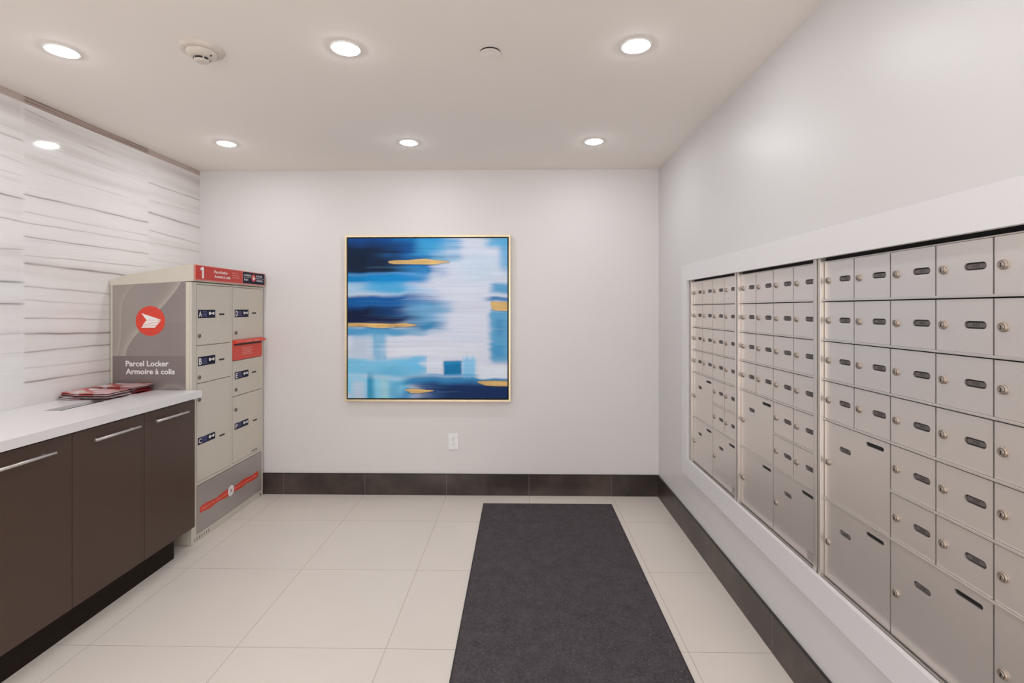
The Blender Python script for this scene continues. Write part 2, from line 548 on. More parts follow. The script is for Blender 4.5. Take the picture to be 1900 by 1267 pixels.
px, py = -0.121, 2.005
r = thing('sprinkler_cap', 'small flat round sprinkler cover cap on the ceiling with dark gap round it', 'sprinkler', (px, py, H))
fP = Fr((px, py, H), (1, 0, 0), (0, -1, 0))
MB().lathe(fP, 0, 0, [(0.0405, 0.0), (0.0405, 0.0012)], 40, 0, False).build('gap_ring', M_BLACK, r, (px, py, H))
MB().lathe(fP, 0, 0, [(0.0405, 0.0052), (0.0415, 0.0058), (0.0415, 0.0066), (0.0405, 0.0072)], 48, 0, False).lathe(fP, 0, 0, [(0.012, 0.0012), (0.012, 0.0052)], 16, 0, False).build('cover_plate', simple('sprinkler_cap_paint', (244, 237, 231), 0.6), r, (px, py, H))

# ------------------------------------------------------------------ painting
def painting():
    x0, x1, z0, z1 = -1.291, -0.073, 0.699, 1.917
    yf = 3.658
    r = thing('framed_painting', 'square abstract painting in blue, white and gold in a thin gold frame', 'painting', ((x0 + x1) / 2, YB, z0))
    loc = tuple(r.location)
    gold = simple('gold_frame_metal', (228, 208, 174), 0.32, 0.6, 0.05, 60)
    fB = Fr((0, YB, 0), (1, 0, 0), (0, 0, 1))
    d = YB - yf
    fw, gap = 0.013, 0.009
    MB().prism(fB, rect(x0, x1, z0, z1), 0.002, d, holes=[rect(x0 + fw, x1 - fw, z0 + fw, z1 - fw)]).build('frame', gold, r, loc, bevel=0.001)
    MB().prism(fB, rect(x0 + fw, x1 - fw, z0 + fw, z1 - fw), 0.002, 0.012).build('backing_board', simple('black_backing', (22, 20, 22), 0.7), r, loc)
    N = 420
    u, v = np.meshgrid(np.linspace(0, 1, N), np.linspace(0, 1, N))
    rng = np.random.default_rng(3)
    # brush streaks: horizontal noise, used to ruffle every edge
    def streak(nv, nu, seed):
        g = np.random.default_rng(seed).random((nv, nu))
        a = np.linspace(0, nv - 1.001, N); b = np.linspace(0, nu - 1.001, N)
        ai, bi = a.astype(int), b.astype(int)
        fa, fb = (a - ai)[:, None], (b - bi)[None, :]
        fb = fb * fb * (3 - 2 * fb)
        return (g[ai][:, bi] * (1-fa) * (1-fb) + g[ai+1][:, bi] * fa * (1-fb) + g[ai][:, bi+1] * (1-fa) * fb + g[ai+1][:, bi+1] * fa * fb)
    s1, s2, s3 = streak(150, 5, 1) - .5, streak(60, 4, 2) - .5, streak(10, 14, 4) - .5
    s4 = streak(5, 120, 6) - .5
    img = np.ones((N, N, 3)) * np.array(lin((214, 221, 238)))
    def sm(x): return x * x * (3 - 2 * x)
    def stroke(u0, u1, v0, v1, c, su=0.06, sv=0.02, a=1.0, ru=0.10, rv=0.02, ver=False):
        nonlocal img
        if ver:
            uu = u + ru * 0.4 * s4 + 0.3 * ru * s3; vv = v + rv * s4
        else:
            uu = u + ru * (s1 * 0.4 + s2 * 0.7 + 0.9 * s3) * np.minimum(1.0, su / 0.09); vv = v + rv * (s3 + s2 * .5)
        def e(x, lo, hi, s):
            return sm(np.clip((x - lo) / s + .5, 0, 1)) * sm(np.clip((hi - x) / s + .5, 0, 1))
        k = a * e(uu, u0, u1, su) * e(vv, v0, v1, sv)
        img = img * (1 - k[..., None]) + np.array(lin(c)) * k[..., None]
    Z, W = -1.0, 2.0
    # upper left dark mass
    stroke(Z, .60, Z, .235, (9, 109, 177), .20, .05)
    stroke(.45, .70, Z, .10, (46, 154, 221), .14, .06, .85)
    stroke(Z, .30, Z, .06, (1, 72, 142), .2, .05)
    stroke(Z, .42, .03, .155, (8, 45, 94), .24, .07)
    stroke(Z, .36, .065, .215, (6, 32, 63), .22, .03)
    stroke(.30, .50, .04, .12, (6, 79, 146), .2, .06, .7)
    stroke(.30, .62, .10, .135, (36, 113, 183), .3, .03, .7)
    stroke(.02, .12, .10, .2, (2, 22, 45), .06, .08, .6)
    # bright blue band
    stroke(Z, .44, .225, .275, (0, 128, 195), .22, .03)
    stroke(.2, .48, .24, .28, (0, 109, 181), .2, .04, .8)
    stroke(Z, .40, .27, .33, (78, 176, 233), .28, .03, .85)
    stroke(Z, .12, .28, .345, (172, 204, 230), .12, .05, .9)
    stroke(.35, .55, .18, .26, (78, 164, 228), .24, .06, .5)
    stroke(.16, .5, .31, .36, (82, 178, 231), .3, .04, .6)
    # second dark mass
    stroke(Z, .44, .355, .45, (1, 89, 156), .34, .03)
    stroke(.34, .58, .38, .53, (69, 162, 220), .3, .06, .65)
    stroke(Z, .40, .42, .52, (0, 62, 121), .26, .04)
    stroke(Z, .30, .445, .525, (0, 22, 59), .3, .03)
    stroke(.25, .48, .455, .52, (2, 77, 140), .26, .05, .7)
    stroke(.38, .60, .53, .565, (12, 113, 168), .16, .02, .9)
    stroke(Z, .36, .49, .548, (8, 22, 66), .2, .012, .9)
    # below it
    stroke(Z, .36, .555, .60, (50, 146, 204), .3, .03, .9)
    stroke(.0, .25, .585, .625, (106, 182, 228), .1, .04, .7)
    stroke(.02, .15, .61, .75, (186, 204, 226), .08, .06, .9)
    stroke(.155, .24, .60, .76, (98, 176, 220), .05, .08, .85, .04, .02, True)
    stroke(.25, .86, .66, .735, (222, 228, 240), .2, .05, .8)
    # right hand side
    stroke(.86, W, Z, .055, (60, 174, 226), .08, .05, .85, .06)
    stroke(.95, W, .02, .20, (69, 168, 222), .06, .08, .8, .03, .02, True)
    stroke(.60, .86, .04, .30, (208, 218, 236), .16, .1, .6)
    stroke(.91, W, .285, .35, (67, 156, 206), .08, .04, .9, .05)
    stroke(.88, W, .37, .395, (36, 119, 181), .12, .014, .9, .08)
    stroke(.89, W, .45, .77, (72, 160, 208), .05, .05, .9, .05)
    stroke(.92, .98, .50, .62, (42, 131, 190), .06, .08, .5, .04)
    stroke(.90, .98, .66, .74, (48, 144, 200), .06, .06, .6, .04)
    # lower part
    stroke(Z, .50, .755, .86, (110, 194, 235), .12, .04, .9)
    stroke(.36, .50, .735, .83, (109, 194, 241), .1, .03, .85)
    stroke(.18, .34, .80, .86, (94, 182, 224), .12, .04, .7)
    stroke(Z, .10, .77, .87, (118, 200, 237), .1, .05, .6)
    stroke(.0, .40, .87, W, (118, 202, 237), .06, .05, .9)
    stroke(.03, .11, .89, W, (192, 210, 232), .05, .05, .9, .03, .02, True)
    stroke(.125, .165, .86, W, (19, 138, 185), .035, .08, .85, .03, .02, True)
    stroke(.20, .26, .87, W, (168, 212, 226), .06, .06, .7, .03, .02, True)
    stroke(.26, .32, .9, W, (55, 149, 206), .04, .06, .45, .03, .02, True)
    stroke(.33, W, .86, .92, (12, 128, 185), .16, .04, .95)
    stroke(.44, W, .90, W, (2, 72, 135), .16, .04, .95)
    stroke(.55, W, .915, W, (1, 39, 90), .2, .04, .95)
    stroke(.32, .42, .94, W, (32, 122, 190), .1, .04, .7)
    stroke(.495, .60, .735, .845, (218, 226, 242), .012, .012, 1, .02, .012)
    stroke(.60, .715, .765, .855, (8, 121, 177), .02, .02, 1, .015, .008)
    stroke(.61, .715, .768, .79, (43, 144, 206), .03, .02, .6, .02)
    stroke(.72, .80, .75, .865, (118, 198, 241), .03, .05, .85, .02, .02, True)
    stroke(.81, W, .79, .878, (222, 230, 242), .05, .014, .95, .04)
    stroke(.50, .80, .848, .858, (58, 160, 222), .05, .014, .6)
    stroke(Z, .55, .56, .60, (74, 160, 208), .4, .025, .55)
    stroke(.0, .55, .355, .42, (0, 92, 172), .3, .03, .5)
    # azure and cyan glazes between the dark masses and the white
    stroke(.10, .46, .235, .285, (0, 140, 212), .22, .03, .8)
    stroke(.12, .40, .275, .33, (44, 160, 216), .2, .04, .6)
    stroke(.46, .66, .01, .12, (70, 166, 214), .14, .06, .6)
    stroke(.50, .70, .125, .15, (84, 170, 212), .14, .02, .7)
    stroke(.44, .60, .40, .56, (70, 160, 206), .16, .05, .55)
    stroke(.40, .62, .52, .57, (44, 132, 186), .12, .03, .6)
    stroke(.72, .98, .10, .26, (190, 216, 238), .2, .08, .5)
    # thin dry-brush light and dark streaks
    for k in range(46):
        a0 = rng.random() * .7; vv = rng.random(); ln = .1 + .3 * rng.random()
        c = [(230, 236, 245), (120, 180, 214), (60, 140, 190)][rng.integers(3)]
        stroke(a0, a0 + ln, vv, vv + .003 + .004 * rng.random(), c, .12, .006, .14, .1, .01)
    # gold leaf
    def leaf(pts, c=(214, 178, 116)):
        nonlocal img
        us = np.array([p[0] for p in pts]); tp = np.array([p[1] for p in pts]); bt = np.array([p[2] for p in pts])
        ru = u + 0.03 * (s1 + 0.6 * s2)
        top = np.interp(ru, us, tp, left=2, right=2) + .004 * s3
        bot = np.interp(ru, us, bt, left=-2, right=-2) + .004 * s3
        k = np.clip((v - top) / .004 + .5, 0, 1) * np.clip((bot - v) / .004 + .5, 0, 1)
        cc = np.array(lin(c))[None, None, :] * (1 + 0.5 * s3 + .3 * s1 + .1 * s4)[..., None]
        sh = np.clip((v - top) / .004 + 1.4, 0, 1) * np.clip((bot - v) / .004 + 2.2, 0, 1) * .45
        img = img * (1 - sh[..., None]) + np.array(lin((40, 40, 60))) * sh[..., None]
        img = img * (1 - k[..., None]) + cc * k[..., None]
    leaf([(.25, .143, .152), (.30, .138, .16), (.38, .136, .160), (.49, .127, .163), (.56, .134, .160), (.60, .140, .152), (.65, .146, .150)])
    leaf([(-.05, .530, .552), (.10, .530, .552), (.22, .532, .560), (.30, .536, .555), (.37, .530, .553), (.43, .538, .546)])
    leaf([(.885, .40, .43), (.90, .393, .445), (.95, .398, .450), (1.05, .398, .452)])
    leaf([(.81, .895, .902), (.86, .890, .918), (.92, .888, .922), (1.05, .89, .922)])
    leaf([(.355, .945, .95), (.39, .940, .966), (.45, .942, .966), (.50, .946, .958), (.545, .949, .952)])
    img *= (1 + 0.10 * s1 + 0.06 * s2)[..., None]
    cx0, cx1, cz0, cz1 = x0 + fw + gap, x1 - fw - gap, z0 + fw + gap, z1 - fw - gap
    yc = yf + 0.004
    V = [(cx0 + (cx1 - cx0) * a - loc[0], yc - loc[1], cz1 - (cz1 - cz0) * b - loc[2]) for b in np.linspace(0, 1, N) for a in np.linspace(0, 1, N)]
    F = grid_faces(N, N, True)
    k = len(V)
    yb = YB - 0.012 - loc[1]
    V += [(cx0 - loc[0], yb, cz1 - loc[2]), (cx1 - loc[0], yb, cz1 - loc[2]), (cx1 - loc[0], yb, cz0 - loc[2]), (cx0 - loc[0], yb, cz0 - loc[2])]
    cn = (0, N - 1, N * N - 1, N * (N - 1))
    F += [(k, k+1, k+2, k+3)] + [(cn[i], cn[(i+1) % 4], k + (i+1) % 4, k + i) for i in range(4)]
    C4 = np.ones((len(V), 4)); C4[:k, :3] = np.clip(img.reshape(-1, 3), 0, 1); C4[k:, :3] = 0.02
    vcol_mesh('canvas', V, F, C4, vmat('painted_canvas', 0.55, 0.2, 0.05, 90, (1, 1, 3)), r, loc)
painting()

# ------------------------------------------------------------------ power outlet
ox, oz = -0.496, 0.398
r = thing('power_outlet', 'white double power outlet on the back wall below the painting', 'outlet', (ox, YB, oz))
loc = (ox, YB, oz)
fB = Fr((ox, YB, oz), (1, 0, 0), (0, 0, 1))
M_OUT = simple('white_outlet_plastic', (236, 235, 236), 0.3)
MB().prism(fB, rect(-.037, .037, -.06, .06), 0, .006).build('cover_plate', M_OUT, r, loc, bevel=0.002)
for dz in (-.0195, .0195):
    k = MB().prism(fB, [(-.0165, dz-.010), (-.010, dz-.0145), (.010, dz-.0145), (.0165, dz-.010), (.0165, dz+.010), (.010, dz+.0145), (-.010, dz+.0145), (-.0165, dz+.010)], .006, .0075).build('receptacle', M_OUT, r, loc)
    q = MB().prism(fB, rect(-.0075, -.0058, dz-.002, dz+.006), .0074, .0079).prism(fB, rect(.0058, .0075, dz-.002, dz+.006), .0074, .0079).prism(fB, circle(0, dz-.008, .0022, 10), .0074, .0079)
    q.build('socket_holes', M_BLACK, k, loc)
MB().lathe(fB, 0, 0, [(.003, .006), (.003, .0072), (.002, .0078)], 12).build('screw', simple('screw_steel', (170, 168, 165), .3, .9), r, loc)

# ------------------------------------------------------------------ floor mat
def mat_mat():
    t = NT('charcoal_carpet_pile')
    a = t.ramp(t.noise(95, 5, 0.75), 0.35, 0.68)
    b_ = t.ramp(t.noise(14, 4, 0.6), 0.25, 0.75)
    c_ = t.ramp(t.noise(120, 3, 0.75), 0.60, 0.74)
    d_ = t.ramp(t.noise(38, 3, 0.7), 0.66, 0.80)
    f = t.math('ADD', t.math('MULTIPLY', a, 0.6), t.math('MULTIPLY', b_, 0.4))
    c = t.mix(f, rgba((56, 50, 53)), rgba((96, 89, 92)))
    c = t.mix(t.math('MULTIPLY', c_, 0.7), c, rgba((146, 139, 140)))
    c = t.mix(t.math('MULTIPLY', d_, 0.35), c, rgba((40, 36, 38)))
    t.set(c, 0.95, 0, 0.2)
    t.bump(t.math('ADD', a, c_), 0.5, 0.003)
    return t.m
mx0, mx1, my0, my1 = -0.262, 0.641, 0.49, 3.533
r = thing('floor_mat', 'long dark charcoal carpet runner on the tiled floor in front of mailboxes', 'floor mat', ((mx0 + mx1) / 2, my0, 0))
loc = tuple(r.location)
fF = Fr((0, 0, 0), (1, 0, 0), (0, 1, 0))
MB().prism(fF, rect(mx0 + .006, mx1 - .006, my0 + .006, my1 - .006), 0.0005, 0.007).build('carpet_pile', mat_mat(), r, loc)
MB().prism(fF, rect(mx0, mx1, my0, my1), 0.0, 0.005, holes=[rect(mx0 + .006, mx1 - .006, my0 + .006, my1 - .006)]).build('rubber_edge', simple('black_rubber', (34, 31, 33), 0.6), r, loc)

# ------------------------------------------------------------------ mailboxes
def alu(name, col, rough, metal):
    t = NT(name)
    f = t.ramp(t.noise(30, 3, 0.5, stretch=(1, 30, 1)), 0.2, 0.8)
    c = rgba(col)
    t.set(t.mix(f, tuple(v * .975 for v in c[:3]) + (1,), c), rough, metal, 0.5)
    return t.m
M_ALU = alu('satin_aluminium', (226, 218, 212), 0.38, 0.72)
M_ALUF = alu('brushed_aluminium_frame', (216, 209, 203), 0.34, 0.7)
M_LOCK = simple('nickel_lock', (172, 160, 149), 0.34, 0.9, 0.04, 80)
M_KEYH = simple('dark_keyway', (24, 20, 18), 0.5)
M_PLATE = simple('dark_grey_number_plate', (96, 89, 88), 0.55, 0, .12, 300)
M_PBLK = simple('black_plate_rim', (14, 12, 12), 0.6)
M_PCHR = simple('worn_plate_characters', (66, 60, 60), 0.6)
M_SLOT = simple('black_slot_interior', (6, 6, 6), 0.7)
M_GAP = simple('painted_gap_shade', (12, 10, 9), 0.7)  # near-black paints the shade in door gaps and above the top row
M_STICK = simple('grey_rating_sticker', (150, 142, 138), 0.5, 0, .25, 250)

CW, RH = 0.1505, 0.1333
ZT = 1.5375
XD = 1.030                                       # plane of the doors
fM0 = Fr((XD, 0, 0), (0, -1, 0), (0, 0, 1))      # u = -Y, normal -X
G = 0.0020                                       # half the gap between doors

def door_mesh(w_, h_, big, plate=True):
    """door, its origin at the upper left corner"""
    holes = []
    mb = MB()
    if big:
        sl = (0.242, -0.028, 0.074, 0.0125)
        holes.append(stadium(*sl))
        pl = (0.109, -0.078, 0.056, 0.0165)
    else:
        pl = (0.1075, -0.0640, 0.056, 0.0175)
    if plate: holes.append(stadium(*pl))
    mb.prism(fM0, rect(G, w_ - G, -h_ + 0.0050, -0.0048), -0.004, 0.0, holes=holes)
    return mb, pl, (sl if big else None)

def local_mesh(mb, name, mats):
    o = mb.build(name, mats, None, (XD, 0, 0))
    me = o.data
    bpy.data.objects.remove(o)
    return me
def lock_mesh():
    mb = MB()
    mb.lathe(fM0, 0, 0, [(.0108, 0), (.0108, .0035), (.0098, .0052), (.0072, .0056), (.0070, .0050)], 24, 0, True)
    mb.lathe(fM0, 0, 0, [(.0062, .0045), (.0060, .0062), (.0050, .0066)], 20, 0, True)
    mb.prism(fM0, rect(-.0011, .0011, -.0045, .0035), .0060, .0068, m=1)
    mb.prism(fM0, circle(-.001, -.0042, .0016, 10), .0060, .0069, m=1)
    return local_mesh(mb, 'lock', [M_LOCK, M_KEYH])
def plate_mesh():
    mb = MB()
    mb.prism(fM0, stadium(0, 0, .0575, .0190), -.0075, -.0042, m=1)
    mb.prism(fM0, stadium(0, 0, .0490, .0105), -.0042, -.0030, m=0)
    for k in range(3):                           # worn, unreadable characters
        mb.prism(fM0, rect(-.0085 + k*.006, -.0045 + k*.006, -.0030, .0032), -.0030, -.0028, m=2)
    return local_mesh(mb, 'number_plate', [M_PLATE, M_PBLK, M_PCHR])
def slot_mesh():
    return local_mesh(MB().prism(fM0, stadium(0, 0, .076, .0142), -.0090, -.0046), 'mail_slot', M_SLOT)
LOCK_ME, PLATE_ME, SLOT_ME = lock_mesh(), plate_mesh(), slot_mesh()

def mailbox_bank(y_left, ncol, CW, label, y_out0, y_out1, blank=None, sticker=True):
    """y_left: Y of the far edge of the first column; columns run towards the camera"""
    r = thing('mailbox_bank', label, 'mailboxes', (XD, (y_out0 + y_out1) / 2, RZ0 + 0.001), 'wall mailbox banks')
    loc = tuple(r.location)
    _mb, PL_S, _ = door_mesh(CW, RH, False); DOOR_S = local_mesh(_mb, 'door', M_ALU)
    _mb, PL_B, SL_B = door_mesh(2 * CW, 2 * RH, True); DOOR_B = local_mesh(_mb, 'door', M_ALU)
    _mb, _, _ = door_mesh(2 * CW, 2 * RH, True, False); DOOR_N = local_mesh(_mb, 'door', M_ALU)
    yr = y_left - ncol * CW
    zb = ZT - 8 * RH
    b = MB().box(XD + 0.0085, 1.16, y_out1 + .001, y_out0 - .001, RZ0 + .001, RZ1 - .001)
    b.build('cabinet_body', M_GAP, r, loc)
    f = MB()
    XF = 1.017
    # side posts with a fine groove, head and sill rails
    for (a, c) in ((y_out0, y_left + .0005), (yr - .0005, y_out1)):
        f.box(XF, XD + .008, c, a - 0.0055 if a == y_out0 else a, RZ0 + .001, RZ1 - .001)
        if a == y_out0: f.box(XF + .009, XD + .008, a - 0.0050, a, RZ0 + .001, RZ1 - .001)
    f.box(XD - .002, XD + .008, yr, y_left, ZT - .0042, ZT - .0005)
    f.box(XD - .006, XD + .008, yr, y_left, RZ0 + .001, zb - .0005)
    f.build('frame', M_ALUF, r, loc, bevel=0.0008)
    def rail(row, c0):
        z = ZT - row * RH
        m_ = MB().box(XD - .0055, XD - .001, yr + .0005, y_left - c0 * CW, z - .0014, z + .0046)
        m_.box(XD - .0015, XD + .007, yr + .0005, y_left - c0 * CW, z - .0012, z + .0040)
        m_.build('rail', M_ALUF, r, loc, bevel=0.0006)
    for row in (1, 2, 3, 4, 6): rail(row, 0)
    rail(5, 2)
    cells = [(rw, c, 1) for rw in range(4) for c in range(ncol)] + [(4, 0, 2)] + [(rw, c, 1) for rw in (4, 5) for c in range(2, ncol)] + [(6, c, 2) for c in range(0, ncol, 2)]
    for rw, c, s in cells:
        p = (XD, y_left - c * CW, ZT - rw * RH)
        no_plate = blank == (rw, c)
        d = obj_from('door', DOOR_S if s == 1 else (DOOR_N if no_plate else DOOR_B), r, p)
        obj_from('lock', LOCK_ME, d, (XD, p[1] - .0225, p[2] - (.0660 if s == 1 else .1400)))
        if not no_plate:
            pl = PL_S if s == 1 else PL_B
            obj_from('number_plate', PLATE_ME, d, (XD, p[1] - pl[0], p[2] + pl[1]))
        if s == 2:
            obj_from('mail_slot', SLOT_ME, d, (XD, p[1] - SL_B[0], p[2] + SL_B[1]))
    if sticker:
        yc = yr + .035
        MB().prism(fM0, rect(-yc - .022, -yc + .022, zb + .012, zb + .042), 0.0, .0004).build('rating_sticker', M_STICK, r, loc)
    return r

mailbox_bank(2.9990, 4, .1505, 'aluminium mailbox bank nearest the back wall, narrowest in view, four doors wide', 3.017, 2.3815)
mailbox_bank(2.3560, 4, .1495, 'middle aluminium mailbox bank, four doors wide, one low door without a number plate', 2.3750, 1.7400, blank=(6, 0))
mailbox_bank(1.7155, 6, .1520, 'aluminium mailbox bank nearest the camera, widest, cut off by the right picture edge', 1.7340, 0.787, sticker=False)

# ------------------------------------------------------------------ base cabinets and counter
def lam():
    t = NT('dark_brown_laminate')
    f = t.ramp(t.noise(26, 5, 0.65, stretch=(1, 9, 9)), 0.25, 0.75)
    g = t.ramp(t.noise(420, 2, 0.6), 0.3, 0.7)
    k = t.math('ADD', t.math('MULTIPLY', f, .6), t.math('MULTIPLY', g, .4))
    t.set(t.mix(k, rgba((64, 45, 36)), rgba((81, 61, 50))), 0.42, 0, 0.5)
    return t.m
M_LAM = lam()
M_KICK = simple('shade_dark_kick_board', (32, 22, 16), 0.6, spec=0.15)  # darker than the laminate: toe-kick shade is put into the colour
M_HAND = simple('satin_nickel_handle', (214, 208, 204), 0.3, 0.85)
CTZ = 0.905
XDR = -1.870
ys = [1.665, 2.058, 2.459, 2.846]
cl = ['dark brown base cabinet at the left picture edge, first of the row under the counter',
      'dark brown base cabinet, middle one of the row under the white counter',
      'dark brown base cabinet standing next to the grey parcel locker']
for i in range(3):
    ya, yb = ys[i], ys[i + 1]
    r = thing('base_cabinet', cl[i], 'cabinet', (-2.12, (ya + yb) / 2, 0), 'base cabinets under the counter')
    loc = tuple(r.location)
    MB().box(XL + .004, XDR - .020, ya + .0005, yb - .0005, .128, CTZ - .0385).build('carcass', M_LAM, r, loc)
    d = MB().box(XDR - .019, XDR, ya + .0012, yb - .0012, .126, CTZ - .048).build('door', M_LAM, r, loc, bevel=.001)
    kb = 2.731 if i == 2 else yb - .00005
    MB().box(XL + .004, -1.912, ya + .00005, kb, 0, .1275).build('kick_board', M_KICK, r, loc)
    h0, h1 = ((ya + .082, ya + .341), (ya + .082, ya + .341), (ya + .048, ya + .292))[i]
    if i == 0: h0, h1 = ya + .05, 1.957
    zc = .806
    h = MB()
    fY = Fr((XDR + .027, h0, zc), (0, 0, 1), (1, 0, 0))        # normal +Y
    h.lathe(fY, 0, 0, [(.0052, 0), (.0062, .001), (.0062, h1 - h0 - .001), (.0052, h1 - h0)], 16)
    fX = Fr((XDR, 0, zc), (0, 1, 0), (0, 0, 1))
    for yy_ in (h0 + .03, h1 - .03):
        h.lathe(fX, yy_, 0, [(.0045, 0), (.0045, .024)], 12)
    h.build('handle', M_HAND, d, loc)

cx0, cx1, cy0, cy1 = XL + .002, -1.846, 1.64, 2.8735
hx0, hx1, hy0, hy1 = -2.212, -2.130, 2.284, 2.62
def quartz():
    t = NT('white_quartz')
    f = t.ramp(t.noise(300, 3, 0.6), 0.3, 0.7)
    t.set(t.mix(f, rgba((226, 223, 224)), rgba((232, 229, 230))), 0.22, 0, 0.5)
    return t.m
M_QZ = quartz()
fZ = Fr((0, 0, CTZ), (1, 0, 0), (0, 1, 0))
LIP = .0160
o = MB().prism(fZ, rect(cx0, cx1, cy0, cy1), -LIP, 0, holes=[rect(hx0, hx1, hy0, hy1)]).prism(fZ, [(cx1 - .02, cy0), (cx1, cy0), (cx1, cy1), (cx1 - .02, cy1)], -.038, -LIP).build('countertop', M_QZ, None, (0, 0, 0), bevel=.0012)
r = thing('counter', 'white stone countertop over the dark cabinets, with a rectangular opening cut in it', 'countertop', ((cx0 + cx1) / 2, cy0, CTZ - .038))
o.name = 'slab'; o.parent = r; o.location = -Vector(r.location)
loc = tuple(r.location)
MB().prism(fZ, rect(cx0, cx1 - .021, cy0 + .001, cy1), -.038, -LIP - .0002, holes=[rect(hx0 - .012, hx1 + .012, hy0 - .012, hy1 + .012)]).build('support_board', M_KICK, r, loc)

# ------------------------------------------------------------------ flyers on the counter
def flyer_mat(name, cols, seed, sc=9.0):
    t = NT(name)
    tc = t.n('ShaderNodeTexCoord').outputs['Object']
    mp = t.n('ShaderNodeMapping'); mp.inputs['Location'].default_value = (seed * 1.7, seed * 2.3, seed * .7); mp.inputs['Scale'].default_value = (1, 1, 3)
    t.l(tc, mp.inputs[0])
    vo = t.n('ShaderNodeTexVoronoi', distance='CHEBYCHEV'); vo.inputs['Scale'].default_value = sc
    t.l(mp.outputs[0], vo.inputs['Vector'])
    sp = t.n('ShaderNodeSeparateColor'); t.l(vo.outputs['Color'], sp.inputs[0])
    rp = t.n('ShaderNodeValToRGB'); rp.color_ramp.interpolation = 'CONSTANT'
    el = rp.color_ramp.elements
    el[0].position = 0; el[0].color = rgba(cols[0]); el[1].position = 1 / len(cols); el[1].color = rgba(cols[1])
    for k in range(2, len(cols)):
        e = el.new(k / len(cols)); e.color = rgba(cols[k])
    t.l(sp.outputs[0], rp.inputs[0])
    n_ = t.ramp(t.noise(70, 4, .7, vec=mp.outputs[0]), .55, .75)
    c = t.mix(t.math('MULTIPLY', n_, .4), rp.outputs[0], rgba((150, 120, 120)))
    t.set(c, 0.3, 0, 0.5)
    return t.m

def flyer(label, xa, xb, ya, yb, z0, hh, mat, rot=0.0, th=0.0022, lift=0.0, loop=True):
    """a folded newspaper flyer: the fold is at its wall end (xa), its sheets lie open towards xb"""
    path = []
    rr = hh / 2
    n = 10
    L = xb - xa
    bot = [(L, th / 2), (L * .6, th / 2), (L * .25, th / 2), (rr * 1.6, th / 2)]
    arc = [(rr - (rr - th/2) * math.cos(a) if False else rr - (rr - th / 2) * math.sin(a), rr - (rr - th / 2) * math.cos(a)) for a in [math.pi * k / n for k in range(1, n)]]
    gap = th * 1.15
    top = [(rr * 1.6, hh - th / 2), (L * .25, hh - th / 2 - (hh - th - gap) * .25), (L * .6, hh - th / 2), (L, hh - th / 2)]
    if not loop:
        top = [(rr * 1.6, hh - th / 2), (L * .25, hh - th / 2), (L * .6, hh - th / 2), (L, hh - th / 2)]
    path = bot + arc + top
    nr = []
    for i in range(len(path)):
        a = path[max(0, i - 1)]; b_ = path[min(len(path) - 1, i + 1)]
        dx, dz = b_[0] - a[0], b_[1] - a[1]
        l_ = math.hypot(dx, dz)
        nr.append((-dz / l_, dx / l_))
    o_ = [(p[0] + q[0] * th / 2, p[1] + q[1] * th / 2) for p, q in zip(path, nr)]
    i_ = [(p[0] - q[0] * th / 2, p[1] - q[1] * th / 2) for p, q in zip(path, nr)]
    D = yb - ya
    cxm, cym = (xa + xb) / 2, (ya + yb) / 2
    steps = 8
    V, F = [], []
    rng = random.Random(int(z0 * 1e5) % 997)
    ph = rng.random() * 6
    for s in range(steps + 1):
        y = -D / 2 + D * s / steps
        for ring in (o_, i_):
            for (x, z) in ring:
                x_ = x - L / 2
                up = lift * max(0, -x_ / (L / 2)) ** 2
                skew = 0.004 * math.sin(y * 14 + ph) * (1 if x > L * .7 else 0)
                X_, Y_ = x_ + skew, y
                V.append((X_ * math.cos(rot) - Y_ * math.sin(rot) + cxm, X_ * math.sin(rot) + Y_ * math.cos(rot) + cym, z0 + z + up))
    k = len(path)
    for s in range(steps):
        a, b_ = s * 2 * k, (s + 1) * 2 * k
        for i in range(k - 1):
            F.append((a + i, a + i + 1, b_ + i + 1, b_ + i))
            F.append((a + k + i, b_ + k + i, b_ + k + i + 1, a + k + i + 1))
        F.append((a, b_, b_ + k, a + k))
        F.append((a + k - 1, a + 2*k - 1, b_ + 2*k - 1, b_ + k - 1))
    for i in range(k - 1):
        F.append((i, i + k, i + k + 1, i + 1))
        e = steps * 2 * k
        F.append((e + i, e + i + 1, e + i + k + 1, e + i + k))
    mb = MB().add(V, F, 0, True)
    c0 = (cxm, cym, z0)
    o = mb.build('flyer', mat, None, c0)
    for p in o.data.polygons: p.use_smooth = False
    return tag(o, label, 'flyer', 'pile of folded flyers on the counter')

RED, DRED, PINK, GREY, WHT, MAU = (186, 44, 46), (128, 26, 32), (214, 176, 178), (160, 146, 146), (226, 214, 214), (150, 110, 116)
fm = [flyer_mat('grey_newsprint', [GREY, MAU, GREY, WHT, PINK], 1, 24),
      flyer_mat('mauve_newsprint', [MAU, GREY, PINK, GREY], 2, 22),
      flyer_mat('red_print', [RED, DRED, MAU, RED, PINK, GREY], 3, 21),
      flyer_mat('dark_red_print', [DRED, RED, PINK, DRED, MAU, WHT], 4, 23),
      flyer_mat('pink_print', [PINK, WHT, PINK, (200, 150, 148), (206, 190, 170), (190, 84, 82)], 5, 17)]
z = CTZ + .0005
flyer('bottom folded flyer of the pile on the white counter, pale at its fold', -2.385, -2.128, 2.545, 2.700, z, .0115, fm[0], .01, lift=.009)
flyer('second flyer up in the near half of the pile, grey and mauve', -2.380, -2.135, 2.552, 2.703, z + .0120, .0105, fm[1], -.015, lift=.009)
flyer('topmost flyer in the near half of the pile, pale pink and white', -2.372, -2.140, 2.548, 2.704, z + .0230, .0100, fm[4], .02, lift=.009)
flyer('red flyer lying flat on the counter at the bottom, next to the locker', -2.365, -2.134, 2.716, 2.866, z, .0120, fm[2], .0)
